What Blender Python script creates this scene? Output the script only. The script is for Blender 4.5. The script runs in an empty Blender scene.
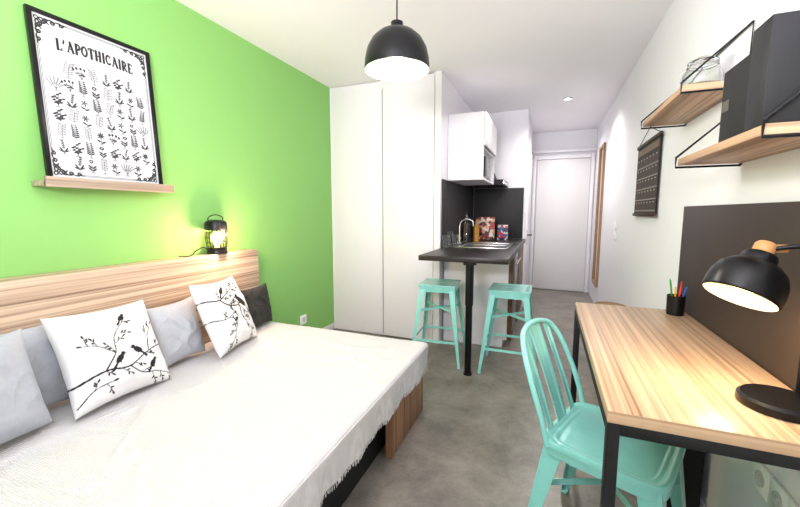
import bpy, bmesh, math, random
import numpy as np
from mathutils import Vector, Matrix, noise
random.seed(7)
scene=bpy.context.scene
COL=scene.collection
try:
    scene.view_settings.view_transform='Standard'
    scene.view_settings.look='None'
except Exception as e: print(e)

def lin(c):
    out=[]
    for v in c[:3]:
        v=v/255.0
        out.append(v/12.92 if v<=0.04045 else ((v+0.055)/1.055)**2.4)
    return (out[0],out[1],out[2],1.0)

# ---------------- materials ----------------
def mat(name,c,rough=0.5,metal=0.0,bump=0.0,bscale=200,var=0.0,vscale=3,trans=0.0,emit=None,estr=0,ior=1.45,sheen=0.0,coat=0.0):
    m=bpy.data.materials.new(name); m.use_nodes=True
    nt=m.node_tree; b=nt.nodes['Principled BSDF']
    col=lin(c)
    b.inputs['Base Color'].default_value=col
    b.inputs['Roughness'].default_value=rough
    b.inputs['Metallic'].default_value=metal
    b.inputs['IOR'].default_value=ior
    if coat: b.inputs['Coat Weight'].default_value=coat; b.inputs['Coat Roughness'].default_value=.08
    if trans: b.inputs['Transmission Weight'].default_value=trans
    if sheen: b.inputs['Sheen Weight'].default_value=sheen
    if emit:
        b.inputs['Emission Color'].default_value=lin(emit); b.inputs['Emission Strength'].default_value=estr
    tc=nt.nodes.new('ShaderNodeTexCoord')
    if var>=0:
        n=nt.nodes.new('ShaderNodeTexNoise'); n.inputs['Scale'].default_value=vscale; n.inputs['Detail'].default_value=5
        nt.links.new(tc.outputs['Object'],n.inputs['Vector'])
        mx=nt.nodes.new('ShaderNodeMixRGB'); mx.blend_type='MIX'
        mx.inputs[1].default_value=tuple(max(0,v*(1-var)) for v in col[:3])+(1,)
        mx.inputs[2].default_value=tuple(min(1,v*(1+var)) for v in col[:3])+(1,)
        nt.links.new(n.outputs['Fac'],mx.inputs[0]); nt.links.new(mx.outputs[0],b.inputs['Base Color'])
    if bump:
        n2=nt.nodes.new('ShaderNodeTexNoise'); n2.inputs['Scale'].default_value=bscale; n2.inputs['Detail'].default_value=3
        nt.links.new(tc.outputs['Object'],n2.inputs['Vector'])
        bp=nt.nodes.new('ShaderNodeBump'); bp.inputs['Strength'].default_value=bump; bp.inputs['Distance'].default_value=0.002
        nt.links.new(n2.outputs['Fac'],bp.inputs['Height']); nt.links.new(bp.outputs[0],b.inputs['Normal'])
    return m

def wood(name,axis,light=(214,188,160),dark=(132,104,84),rough=0.45,fine=48,seed=0,cross=None):
    m=bpy.data.materials.new(name); m.use_nodes=True
    nt=m.node_tree; b=nt.nodes['Principled BSDF']; b.inputs['Roughness'].default_value=rough
    tc=nt.nodes.new('ShaderNodeTexCoord')
    def nz(fi,ax,det,off):
        mp=nt.nodes.new('ShaderNodeMapping'); s=[fi]*3; s[axis]=ax
        mp.inputs['Scale'].default_value=s; mp.inputs['Location'].default_value=(seed+off,seed*2.3,seed*.7+off)
        nt.links.new(tc.outputs['Object'],mp.inputs['Vector'])
        n=nt.nodes.new('ShaderNodeTexNoise'); n.inputs['Scale'].default_value=1.0; n.inputs['Detail'].default_value=det; n.inputs['Roughness'].default_value=0.6; n.inputs['Distortion'].default_value=0.04
        nt.links.new(mp.outputs[0],n.inputs['Vector']); return n
    n=nz(fine,.4,5,0); n2=nz(fine*2.4,.7,4,5)
    ad=nt.nodes.new('ShaderNodeMath'); ad.operation='MULTIPLY_ADD'; ad.inputs[1].default_value=.35
    mu=nt.nodes.new('ShaderNodeMath'); mu.operation='MULTIPLY'; mu.inputs[1].default_value=.65
    nt.links.new(n.outputs['Fac'],mu.inputs[0]); nt.links.new(n2.outputs['Fac'],ad.inputs[0]); nt.links.new(mu.outputs[0],ad.inputs[2])
    cr=nt.nodes.new('ShaderNodeValToRGB'); e=cr.color_ramp.elements
    e[0].position=0.38; e[0].color=lin(dark); e[1].position=0.58; e[1].color=lin(light)
    k=e.new(0.48); k.color=lin(tuple(int(l*.6+d*.4) for l,d in zip(light,dark)))
    nt.links.new(ad.outputs[0],cr.inputs[0]); nt.links.new(cr.outputs[0],b.inputs['Base Color'])
    bp=nt.nodes.new('ShaderNodeBump'); bp.inputs['Strength'].default_value=0.06; bp.inputs['Distance'].default_value=0.002
    nt.links.new(n.outputs['Fac'],bp.inputs['Height']); nt.links.new(bp.outputs[0],b.inputs['Normal'])
    return m

def attrmat(name,rough=0.8,bump=0.0):
    m=bpy.data.materials.new(name); m.use_nodes=True
    nt=m.node_tree; b=nt.nodes['Principled BSDF']; b.inputs['Roughness'].default_value=rough
    a=nt.nodes.new('ShaderNodeAttribute'); a.attribute_name='paint'
    nt.links.new(a.outputs['Color'],b.inputs['Base Color'])
    if bump:
        tc=nt.nodes.new('ShaderNodeTexCoord'); n2=nt.nodes.new('ShaderNodeTexNoise'); n2.inputs['Scale'].default_value=300
        nt.links.new(tc.outputs['Object'],n2.inputs['Vector'])
        bp=nt.nodes.new('ShaderNodeBump'); bp.inputs['Strength'].default_value=bump; bp.inputs['Distance'].default_value=0.002
        nt.links.new(n2.outputs['Fac'],bp.inputs['Height']); nt.links.new(bp.outputs[0],b.inputs['Normal'])
    return m
def printmat(name,cols,scale=30):
    m=bpy.data.materials.new(name); m.use_nodes=True
    nt=m.node_tree; b=nt.nodes['Principled BSDF']; b.inputs['Roughness'].default_value=.45
    tc=nt.nodes.new('ShaderNodeTexCoord'); v=nt.nodes.new('ShaderNodeTexVoronoi'); v.inputs['Scale'].default_value=scale
    nt.links.new(tc.outputs['Object'],v.inputs['Vector'])
    sp=nt.nodes.new('ShaderNodeSeparateColor'); nt.links.new(v.outputs['Color'],sp.inputs[0])
    cr=nt.nodes.new('ShaderNodeValToRGB'); cr.color_ramp.interpolation='CONSTANT'; e=cr.color_ramp.elements
    e[0].position=0; e[0].color=lin(cols[0]); e[1].position=1/len(cols); e[1].color=lin(cols[1])
    for i,c in enumerate(cols[2:]): k=e.new((i+2)/len(cols)); k.color=lin(c)
    nt.links.new(sp.outputs[0],cr.inputs[0]); nt.links.new(cr.outputs[0],b.inputs['Base Color'])
    return m
def weave():
    m=bpy.data.materials.new('white_cotton_weave'); m.use_nodes=True
    nt=m.node_tree; b=nt.nodes['Principled BSDF']; b.inputs['Roughness'].default_value=.95
    tc=nt.nodes.new('ShaderNodeTexCoord')
    w1=nt.nodes.new('ShaderNodeTexWave'); w1.bands_direction='X'; w1.inputs['Scale'].default_value=50; w1.inputs['Distortion'].default_value=1.5; w1.inputs['Detail'].default_value=2
    w2=nt.nodes.new('ShaderNodeTexWave'); w2.bands_direction='Y'; w2.inputs['Scale'].default_value=50; w2.inputs['Distortion'].default_value=1.5; w2.inputs['Detail'].default_value=2
    for w in(w1,w2): nt.links.new(tc.outputs['Object'],w.inputs['Vector'])
    a=nt.nodes.new('ShaderNodeMath'); a.operation='ADD'; nt.links.new(w1.outputs['Fac'],a.inputs[0]); nt.links.new(w2.outputs['Fac'],a.inputs[1])
    n=nt.nodes.new('ShaderNodeTexNoise'); n.inputs['Scale'].default_value=60; n.inputs['Detail'].default_value=4
    nt.links.new(tc.outputs['Object'],n.inputs['Vector'])
    a2=nt.nodes.new('ShaderNodeMath'); a2.operation='ADD'; nt.links.new(a.outputs[0],a2.inputs[0]); nt.links.new(n.outputs['Fac'],a2.inputs[1])
    bp=nt.nodes.new('ShaderNodeBump'); bp.inputs['Strength'].default_value=.7; bp.inputs['Distance'].default_value=.003
    nt.links.new(a2.outputs[0],bp.inputs['Height']); nt.links.new(bp.outputs[0],b.inputs['Normal'])
    mr=nt.nodes.new('ShaderNodeValToRGB'); e=mr.color_ramp.elements
    e[0].position=.1; e[0].color=lin((208,207,209)); e[1].position=.9; e[1].color=lin((231,230,231))
    md=nt.nodes.new('ShaderNodeMath'); md.operation='MULTIPLY'; md.inputs[1].default_value=.4; nt.links.new(a2.outputs[0],md.inputs[0])
    nt.links.new(md.outputs[0],mr.inputs[0]); nt.links.new(mr.outputs[0],b.inputs['Base Color'])
    return m

M_white=mat('white_wall_paint',(240,239,244),0.85,bump=0.15,bscale=90,var=0.01)
M_ceil=mat('ceiling_paint',(244,242,246),0.9,bump=0.03,var=0.01)
M_green=mat('green_wall_paint',(136,193,106),0.7,bump=0.06,var=0.02,vscale=1.5)
M_lac=mat('white_lacquer',(237,235,240),0.3,var=0.005)
M_lac2=mat('white_door_paint',(228,226,228),0.4,var=0.01)
M_black=mat('black_metal',(17,17,19),0.32,0.3,var=0.1)
M_blackm=mat('matte_black',(16,16,18),0.6,var=0.1)
M_slate=mat('black_slate_laminate',(34,33,35),0.55,var=0.25,vscale=9)
M_board=mat('lamp_glow_black_board',(56,45,39),0.5,var=0.2,vscale=6)  # warm tint puts the desk lamp's glow into a black board
M_top=mat('dark_worktop_laminate',(32,27,26),0.35,var=0.2,vscale=14)
M_mint=mat('mint_painted_metal',(142,214,205),0.22,0.0,var=0.1,vscale=16,coat=.5)
M_cord=mat('black_cord',(15,15,15),0.7)
M_linen=weave()
M_grey=mat('light_grey_linen',(174,178,185),0.95,bump=0.6,bscale=260,var=0.1,vscale=60)
M_dark=mat('charcoal_fabric',(46,47,44),0.95,bump=0.4,bscale=300,var=0.1)
M_matt=mat('mattress_ticking',(225,225,222),0.9)
M_plast=mat('white_plastic',(252,252,252),0.3)
M_chrome=mat('brushed_steel',(205,205,205),0.22,1.0)
M_glass=mat('clear_glass',(250,252,252),0.02,trans=1.0,ior=1.5,var=-1)
M_goldbulb=mat('warm_bulb',(255,220,150),0.3,emit=(255,200,110),estr=9)
M_bulb=mat('white_bulb',(255,250,240),0.3,emit=(255,232,190),estr=6)
M_spot=mat('spot_lens',(255,250,240),0.3,emit=(255,246,228),estr=12)
M_inner=mat('desk_lamp_lining',(120,110,98),0.5)
M_inner2=mat('pendant_inner_enamel',(112,108,102),0.45)
M_woodY=wood('light_zebra_oak_lengthwise',1,light=(212,188,162),dark=(130,104,84))
M_woodS=wood('shelf_oak_board',1,light=(194,156,122),dark=(118,86,64),fine=50,seed=9)
M_woodZ=wood('oak_frame_upright',2,light=(176,138,100),dark=(120,86,60))
M_woodF=wood('bed_end_oak',2,light=(172,126,94),dark=(98,66,46),fine=40)
M_woodK=wood('dark_kitchen_oak',2,light=(112,84,62),dark=(64,46,34),fine=44)
M_woodE=wood('desk_edge_laminate',0,light=(206,174,140),dark=(156,122,94),fine=60,seed=2)
M_knob=mat('turned_beech',(200,146,92),0.4,var=0.1,vscale=30)
M_paper=mat('poster_backing',(235,235,230),0.8)
M_mirror=mat('mirror_glass',(200,200,200),0.03,1.0)
M_oven=mat('black_oven_glass',(18,18,20),0.12)
M_amber=mat('oil_amber',(170,120,40),0.15)
M_red=printmat('cookbook_print',[(170,50,45),(60,40,38),(210,160,120),(130,40,40),(220,210,200)],28)
M_blue=printmat('tea_box_print',[(60,90,150),(40,50,80),(200,60,60),(220,210,200)],36)

def floor_mat():
    m=bpy.data.materials.new('concrete_look_vinyl'); m.use_nodes=True
    nt=m.node_tree; b=nt.nodes['Principled BSDF']
    tc=nt.nodes.new('ShaderNodeTexCoord')
    n=nt.nodes.new('ShaderNodeTexNoise'); n.inputs['Scale'].default_value=3.2; n.inputs['Detail'].default_value=14; n.inputs['Roughness'].default_value=0.76; n.inputs['Distortion'].default_value=0.2
    nt.links.new(tc.outputs['Object'],n.inputs['Vector'])
    cr=nt.nodes.new('ShaderNodeValToRGB'); e=cr.color_ramp.elements
    e[0].position=0.32; e[0].color=lin((82,77,70)); e[1].position=0.68; e[1].color=lin((147,140,130))
    nt.links.new(n.outputs['Fac'],cr.inputs[0]); nt.links.new(cr.outputs[0],b.inputs['Base Color'])
    n3=nt.nodes.new('ShaderNodeTexNoise'); n3.inputs['Scale'].default_value=40; n3.inputs['Detail'].default_value=6
    nt.links.new(tc.outputs['Object'],n3.inputs['Vector'])
    mr=nt.nodes.new('ShaderNodeMapRange'); mr.inputs[3].default_value=0.22; mr.inputs[4].default_value=0.4
    nt.links.new(n3.outputs['Fac'],mr.inputs[0]); nt.links.new(mr.outputs[0],b.inputs['Roughness'])
    return m
M_floor=floor_mat()

# ---------------- mesh builder ----------------
class MB:
    def __init__(s): s.bm=bmesh.new(); s.mi=0
    def box(s,c,d,bev=0.0,rot=None,seg=2):
        t=bmesh.new(); bmesh.ops.create_cube(t,size=1.0)
        bmesh.ops.scale(t,vec=Vector(d),verts=t.verts)
        if bev>0: bmesh.ops.bevel(t,geom=list(t.edges),offset=bev,segments=seg,profile=0.5,affect='EDGES')
        mt=Matrix.Translation(Vector(c))
        if rot is not None: mt=mt@rot
        bmesh.ops.transform(t,matrix=mt,verts=t.verts)
        s.merge(t); return s
    def merge(s,t):
        mp={}
        for v in t.verts: mp[v]=s.bm.verts.new(v.co)
        for f in t.faces:
            try:
                nf=s.bm.faces.new([mp[v] for v in f.verts]); nf.material_index=s.mi
            except ValueError: pass
        t.free()
    def lathe(s,prof,c=(0,0,0),n=32,rot=None):
        c=Vector(c); rings=[]
        mt=rot if rot is not None else Matrix.Identity(4)
        for r,z in prof:
            if r<1e-6: rings.append([s.bm.verts.new(c+(mt@Vector((0,0,z))))])
            else: rings.append([s.bm.verts.new(c+(mt@Vector((r*math.cos(2*math.pi*i/n),r*math.sin(2*math.pi*i/n),z)))) for i in range(n)])
        for a,b in zip(rings,rings[1:]):
            for i in range(n):
                j=(i+1)%n
                if len(a)==1 and len(b)==1: continue
                if len(a)==1: fs=[a[0],b[j],b[i]]
                elif len(b)==1: fs=[a[i],a[j],b[0]]
                else: fs=[a[i],a[j],b[j],b[i]]
                f=s.bm.faces.new(fs); f.material_index=s.mi
        return s
    def cyl(s,c,r,h,n=24,rot=None,r2=None):
        r2=r if r2 is None else r2
        return s.lathe([(0,0),(r,0),(r2,h),(0,h)],c,n,rot)
    def tube(s,pts,r,n=8,closed=False,caps=True):
        pts=[Vector(p) for p in pts]; N=len(pts)
        rs=r if isinstance(r,(list,tuple)) else [r]*N
        tg=[]
        for i in range(N):
            if closed: t=pts[(i+1)%N]-pts[(i-1)%N]
            else: t=pts[min(i+1,N-1)]-pts[max(i-1,0)]
            tg.append(t.normalized())
        up=Vector((0,0,1)) if abs(tg[0].z)<0.9 else Vector((1,0,0))
        nn=tg[0].cross(up).normalized(); rings=[]
        for i in range(N):
            nn=(nn-tg[i]*nn.dot(tg[i])).normalized(); bb=tg[i].cross(nn)
            rings.append([s.bm.verts.new(pts[i]+(nn*math.cos(2*math.pi*k/n)+bb*math.sin(2*math.pi*k/n))*rs[i]) for k in range(n)])
        R=range(N) if closed else range(N-1)
        for i in R:
            a=rings[i]; b=rings[(i+1)%N]
            for k in range(n):
                f=s.bm.faces.new([a[k],a[(k+1)%n],b[(k+1)%n],b[k]]); f.material_index=s.mi
        if caps and not closed:
            f=s.bm.faces.new(rings[0][::-1]); f.material_index=s.mi
            f=s.bm.faces.new(rings[-1]); f.material_index=s.mi
        return s
    def prism(s,p0,p1,w0,w1,ax=None):
        p0=Vector(p0);p1=Vector(p1); t=(p1-p0).normalized()
        a=Vector(ax) if ax is not None else (Vector((1,0,0)) if abs(t.x)<.9 else Vector((0,1,0)))
        a=(a-t*a.dot(t)).normalized(); b=t.cross(a)
        q=[]
        for p,w in((p0,w0),(p1,w1)):
            q.append([s.bm.verts.new(p+a*sx*w[0]/2+b*sy*w[1]/2) for sx,sy in((-1,-1),(1,-1),(1,1),(-1,1))])
        for k in range(4):
            f=s.bm.faces.new([q[0][k],q[0][(k+1)%4],q[1][(k+1)%4],q[1][k]]); f.material_index=s.mi
        for qq in (q[0][::-1],q[1]):
            f=s.bm.faces.new(qq); f.material_index=s.mi
        return s
    def grid(s,fn,nu,nv):
        vs=[[s.bm.verts.new(Vector(fn(i/nu,j/nv))) for j in range(nv+1)] for i in range(nu+1)]
        for i in range(nu):
            for j in range(nv):
                f=s.bm.faces.new([vs[i][j],vs[i+1][j],vs[i+1][j+1],vs[i][j+1]]); f.material_index=s.mi
        return s
    def obj(s,name,mats,parent=None,label=None,cat=None,loc=(0,0,0),rot=None,kind=None,group=None,sharp=35,solid=0):
        bmesh.ops.recalc_face_normals(s.bm,faces=s.bm.faces)
        me=bpy.data.meshes.new(name); s.bm.to_mesh(me); s.bm.free()
        if not isinstance(mats,(list,tuple)): mats=[mats]
        for m in mats: me.materials.append(m)
        me.shade_smooth(); me.set_sharp_from_angle(angle=math.radians(sharp))
        o=bpy.data.objects.new(name,me); COL.objects.link(o)
        o.location=loc
        if rot is not None: o.rotation_euler=rot
        if parent: o.parent=parent
        if label: o['label']=label
        if cat: o['category']=cat
        if kind: o['kind']=kind
        if group: o['group']=group
        if solid:
            md=o.modifiers.new('thickness','SOLIDIFY'); md.thickness=solid; md.offset=0
        return o

def thing(name,label,cat,loc=(0,0,0),rz=0,group=None):
    o=bpy.data.objects.new(name,None); COL.objects.link(o); o.location=loc; o.rotation_euler=(0,0,rz)
    o.empty_display_size=0.05
    o['label']=label; o['category']=cat
    if group: o['group']=group
    return o
def dup(root,loc,rz=0,label=None):
    r=root.copy(); COL.objects.link(r); r.location=loc; r.rotation_euler=(0,0,rz)
    if label: r['label']=label
    for ch in list(root.children):
        c=ch.copy(); COL.objects.link(c); c.parent=r
    return r
def struct(name,lo,hi,m,label,bev=0):
    c=[(a+b)/2 for a,b in zip(lo,hi)]; d=[b-a for a,b in zip(lo,hi)]
    return MB().box((0,0,0),d,bev).obj(name,m,label=label,loc=c,kind='structure')
def smooth(pts,k=6):
    pts=[Vector(p) for p in pts]; out=[]
    P=[pts[0]*2-pts[1]]+pts+[pts[-1]*2-pts[-2]]
    for i in range(1,len(P)-2):
        for j in range(k):
            t=j/k; a,b,c,d=P[i-1],P[i],P[i+1],P[i+2]
            out.append(0.5*((2*b)+(c-a)*t+(2*a-5*b+4*c-d)*t*t+(3*b-a-3*c+d)*t**3))
    out.append(pts[-1]); return out
RX=lambda a:Matrix.Rotation(a,4,'X'); RY=lambda a:Matrix.Rotation(a,4,'Y'); RZ=lambda a:Matrix.Rotation(a,4,'Z')

# ---------------- raster painting ----------------
class Ras:
    def __init__(s,nx,ny,bg): s.nx,s.ny=nx,ny; s.im=np.empty((ny,nx,3)); s.im[:]=lin(bg)[:3]
    def _win(s,x0,y0,x1,y1):
        return max(0,int(x0)),max(0,int(y0)),min(s.nx,int(x1)+2),min(s.ny,int(y1)+2)
    def seg(s,x0,y0,x1,y1,r,c):
        c=np.array(lin(c)[:3]); a,b,e,f=s._win(min(x0,x1)-r-1,min(y0,y1)-r-1,max(x0,x1)+r+1,max(y0,y1)+r+1)
        if a>=e or b>=f: return
        Y,X=np.mgrid[b:f,a:e]; dx,dy=x1-x0,y1-y0; L=dx*dx+dy*dy+1e-9
        t=np.clip(((X-x0)*dx+(Y-y0)*dy)/L,0,1); d=np.hypot(X-x0-t*dx,Y-y0-t*dy)
        k=np.clip(r+.5-d,0,1)[...,None]; s.im[b:f,a:e]=s.im[b:f,a:e]*(1-k)+c*k
    def ell(s,cx,cy,rx,ry,ang,c):
        c=np.array(lin(c)[:3]); R=max(rx,ry)+1; a,b,e,f=s._win(cx-R,cy-R,cx+R,cy+R)
        if a>=e or b>=f: return
        Y,X=np.mgrid[b:f,a:e]; ca,sa=math.cos(ang),math.sin(ang)
        u=(X-cx)*ca+(Y-cy)*sa; v=-(X-cx)*sa+(Y-cy)*ca
        d=(np.hypot(u/rx,v/ry)-1)*min(rx,ry); k=np.clip(.5-d,0,1)[...,None]
        s.im[b:f,a:e]=s.im[b:f,a:e]*(1-k)+c*k
    def rect(s,x0,y0,x1,y1,c):
        s.im[int(y0):int(y1),int(x0):int(x1)]=lin(c)[:3]
    def sample(s,u,v):
        return s.im[min(s.ny-1,max(0,int(round(v*(s.ny-1))))),min(s.nx-1,max(0,int(round(u*(s.nx-1)))))]
def raster_plane(name,ras,w,h,m,parent,loc,rot,sharp=30):
    nx,ny=ras.nx,ras.ny
    X,Y=np.meshgrid(np.linspace(-w/2,w/2,nx),np.linspace(0,h,ny))
    co=np.stack([X.ravel(),np.zeros(nx*ny),Y.ravel()],1)
    idx=np.arange(nx*ny).reshape(ny,nx)
    q=np.stack([idx[:-1,:-1].ravel(),idx[:-1,1:].ravel(),idx[1:,1:].ravel(),idx[1:,:-1].ravel()],1)
    me=bpy.data.meshes.new(name); me.from_pydata(co.tolist(),[],q.tolist())
    at=me.color_attributes.new('paint','FLOAT_COLOR','POINT')
    cols=np.ones((nx*ny,4),dtype=np.float32); cols[:,:3]=ras.im.reshape(-1,3)
    at.data.foreach_set('color',cols.ravel()); me.materials.append(m)
    o=bpy.data.objects.new(name,me); COL.objects.link(o); o.parent=parent; o.location=loc; o.rotation_euler=rot
    return o

# ================= ROOM =================
H=2.5; XL=-2.1; XR=0.64; YF=-1.4; YB=6.4
WY=3.31
struct('floor',(XL-.1,YF-.1,-.1),(XR+.1,YB+.1,0),M_floor,'grey-brown concrete-look vinyl floor')
struct('ceiling',(XL-.1,YF-.1,H),(XR+.1,YB+.1,H+.1),M_ceil,'smooth white painted ceiling')
struct('wall_left',(XL-.1,YF,0),(XL,4.96,H),M_green,'bright lime green painted wall')
struct('wall_right',(XR,YF,0),(XR+.1,YB,H),M_white,'white painted wall above the desk')
struct('wall_back',(-.27,YB,0),(XR,YB+.1,H),M_white,'white wall at the end of the entrance hallway')
struct('wall_partition',(-.985,WY,0),(-.925,4.9,H),M_lac,'white partition between wardrobe and kitchenette')
struct('wall_kitchen',(XL,4.9,0),(-.27,4.96,H),M_white,'white wall closing the kitchenette recess')
struct('wall_hallway',(-.37,4.96,0),(-.27,YB,H),M_white,'white side wall of the entrance hallway')
WX0,WX1,WZ0,WZ1=-1.95,.5,.35,2.35
mb=MB()
mb.box(((XL+WX0)/2,YF-.05,H/2),(WX0-XL,.1,H)); mb.box(((WX1+XR)/2,YF-.05,H/2),(XR-WX1,.1,H))
mb.box(((WX0+WX1)/2,YF-.05,WZ0/2),(WX1-WX0,.1,WZ0)); mb.box(((WX0+WX1)/2,YF-.05,(WZ1+H)/2),(WX1-WX0,.1,H-WZ1))
mb.obj('wall_front',M_white,label='white wall around the added unseen window',kind='structure')
mb=MB(); cx=(WX0+WX1)/2; cz=(WZ0+WZ1)/2
for x in (WX0+.03,cx,WX1-.03): mb.box((x,YF-.05,cz),(.05,.06,WZ1-WZ0-.004),.004)
for z in (WZ0+.03,WZ1-.03): mb.box((cx,YF-.05,z),(WX1-WX0-.11,.05,.05),.004)
mb.obj('added_window_1',M_plast,label='large white framed window, added out of view to let light in',kind='structure')  # unseen window added behind the camera as an opening for light
struct('baseboard_right',(XR-.012,.0,0),(XR,5.0,.075),M_lac,'white skirting board along the desk wall',.002)
struct('baseboard_left',(XL,2.2,0),(XL+.012,WY,.07),M_lac,'white skirting board under the green wall',.002)
mb=MB(); mb.box((.19,YB-.02,1.04),(.76,.03,2.06),.003)
mb.obj('door_1',M_lac2,label='plain white entrance door at the hallway end',kind='structure')
mb=MB()
mb.box((-.225,YB-.02,1.07),(.05,.038,2.14),.004); mb.box((.6,YB-.02,1.07),(.05,.038,2.14),.004); mb.box((.188,YB-.02,2.11),(.77,.038,.06),.004)
mb.box((.188,YB-.035,2.2),(.9,.068,.045),.004)
mb.obj('trim_1',M_lac,label='white casing around the entrance door',kind='structure')
mb=MB(); mb.box((-.262,5.5,1.02),(.016,.78,2.04),.003)
mb.obj('door_2',M_lac2,label='white bathroom door in the hallway side wall',kind='structure')
mb=MB(); mb.box((-.259,5.085,1.04),(.022,.045,2.08),.003); mb.box((-.259,5.915,1.04),(.022,.045,2.08),.003); mb.box((-.259,5.5,2.065),(.022,.784,.045),.003)
mb.obj('trim_2',M_lac,label='white casing around the bathroom door',kind='structure')
dh=thing('door_handle','black lever handle on the white bathroom door','door handle',(-.253,5.2,.92))
mb=MB(); mb.box((.004,0,0),(.006,.04,.2),.002); mb.obj('plate',M_chrome,dh)
mb=MB(); mb.tube(smooth([(.006,0,.03),(.045,0,.03),(.055,.02,.03),(.055,.11,.03)],4),.009); mb.obj('lever',M_black,dh)

# ================= WARDROBE =================
wd=thing('wardrobe','tall white floor-to-ceiling wardrobe with flat sliding doors','wardrobe',(-1.543,WY+.02,0))
mb=MB(); w=1.11
mb.box((-w/2+.01,.29,H/2),(.02,.58,H-.004)); mb.box((w/2-.01,.29,H/2),(.02,.58,H-.004)); mb.box((0,.57,H/2),(w-.04,.02,H-.01)); mb.box((0,.29,H-.02),(w-.04,.56,.03)); mb.box((0,.29,.015),(w-.04,.56,.026))
mb.obj('body',M_lac,wd)
SX=.038
mb=MB(); mb.box(((-.5545+SX+.03)/2,.012,H/2-.005),(SX+.03+.5545,.02,H-.035),.002); mb.obj('sliding_door',M_lac,wd)
mb=MB(); mb.box(((SX+.553)/2,-.012,H/2-.005),(.553-SX,.02,H-.035),.002); mb.obj('sliding_door',M_lac,wd)
mb=MB(); mb.box((SX+.001,-.0235,1.22),(.008,.003,2.38)); mb.obj('edge_profile',mat('grey_profile',(150,150,152),.4),wd)

# ================= KITCHENETTE =================
wt=thing('worktop','long black laminate worktop forming a breakfast bar','kitchen worktop',(-.585,2.69,.88))
mb=MB(); mb.box((0,1.102,.02),(.675,2.205,.04),.003); mb.obj('top',M_top,wt)
mb=MB(); mb.cyl((.055,.05,-.875),.026,.875,24); mb.cyl((.055,.05,-.879),.034,.012,24); mb.cyl((.055,.05,-.02),.05,.018,24); mb.cyl((.055,.05,-.33),.031,.33,24)
mb.obj('leg',M_black,wt)
CY=3.42; CL=4.89-CY
bc=thing('base_cabinet','white kitchen base cabinet with wood-edged dark appliance front','kitchen cabinet',(-.6,CY,0))
mb=MB(); mb.box((-.01,CL/2,.475),(.60,CL,.8),.002); mb.box((-.03,CL/2,.0375),(.56,CL-.01,.075)); mb.obj('body',M_lac,bc)
mb=MB(); mb.box((.312,.011,.475),(.042,.022,.8),.001); mb.obj('edge_panel',M_woodK,bc)
mb=MB(); mb.box((.312,.66,.475),(.042,.02,.8),.001); mb.obj('edge_panel',M_woodK,bc)
mb=MB(); mb.box((.311,.335,.48),(.04,.62,.78),.003); mb.obj('oven_door',M_oven,bc)
mb=MB(); mb.box((.311,1.06,.48),(.04,.76,.78),.003); mb.obj('door',M_woodK,bc)
mb=MB(); mb.tube([(.33,.08,.78),(.352,.08,.78),(.352,.58,.78),(.33,.58,.78)],.007); mb.obj('handle',M_chrome,bc)
mb=MB(); mb.box((-.918,4.12,1.24),(.012,1.53,.635),.001); mb.obj('splashback',M_slate,label='black laminate splashback beside the worktop',cat='splashback')
mb=MB(); mb.box((-.6,4.893,1.24),(.62,.012,.635),.001); mb.obj('splashback',M_slate,label='black laminate splashback behind the worktop end',cat='splashback')
uc=thing('wall_cabinet','white wall-mounted kitchen cabinet with microwave niche','kitchen cabinet',(-.923,3.56,1.56))
mb=MB(); W,D,HH=.34,.74,.62
mb.box((W/2,.009,HH/2),(W,.018,HH)); mb.box((W/2,D-.009,HH/2),(W,.018,HH)); mb.box((W/2,D/2,.009),(W,D-.037,.018)); mb.box((W/2,D/2,HH-.009),(W,D-.037,.018)); mb.box((W/2,D/2,.3),(W-.01,D-.037,.018)); mb.box((.006,D/2,HH/2),(.01,D-.037,HH-.037))
mb.obj('body',M_lac,uc)
mb=MB(); mb.box((W+.011,D/2,.465),(.018,D-.004,.3),.002); mb.obj('door',M_lac2,uc)
mw=thing('microwave','silver and black microwave oven in the wall cabinet','microwave',(-.75,3.93,1.5785))
mb=MB(); mb.box((0,0,.12),(.3,.5,.238),.006); mb.obj('body',M_chrome,mw)
mb=MB(); mb.box((.155,-.06,.12),(.012,.34,.2),.003); mb.obj('door',M_oven,mw)
rh=thing('range_hood','compact black extractor hood above the worktop','range hood',(-.923,4.6,1.56))
mb=MB(); mb.prism((.22,0,.0),(.22,0,.06),(.44,.56),(.44,.56),(1,0,0)); mb.prism((.16,0,.06),(.15,0,.16),(.32,.5),(.28,.26),(1,0,0)); mb.obj('canopy',M_blackm,rh)
mb=MB(); mb.box((.442,0,.03),(.006,.54,.03)); mb.obj('front_trim',M_chrome,rh)
sk=thing('kitchen_sink','stainless steel inset sink on the black worktop','sink',(-.56,3.72,.92))
mb=MB()
for (c_,d_) in (((0,-.29,.005),(.46,.03,.008)),((0,.29,.005),(.46,.03,.008)),((-.215,0,.005),(.03,.55,.008)),((.215,0,.005),(.03,.55,.008)),((0,.03,.004),(.40,.02,.006))): mb.box(c_,d_,.002)
mb.obj('rim',M_chrome,sk)
mb=MB(); mb.box((0,-.13,.0015),(.398,.288,.002)); mb.box((0,.157,.0015),(.398,.234,.002)); mb.lathe([(0,.0027),(.03,.0027),(.034,.004),(.038,.0027)],(0,-.13,0),24); mb.obj('basin',mat('shaded_sink_steel',(170,172,175),.3,1.0),sk)  # flat plates, darker steel stands in for the shade of a recessed basin
tp=thing('kitchen_tap','steel swan-neck kitchen tap by the sink','tap',(-.84,3.75,.921))
mb=MB(); mb.cyl((0,0,0),.022,.03); mb.tube(smooth([(0,0,.03),(0,0,.2),(.03,0,.25),(.08,0,.26),(.13,0,.24),(.14,0,.19)],6),.01,10); mb.obj('spout',M_chrome,tp)
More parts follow.
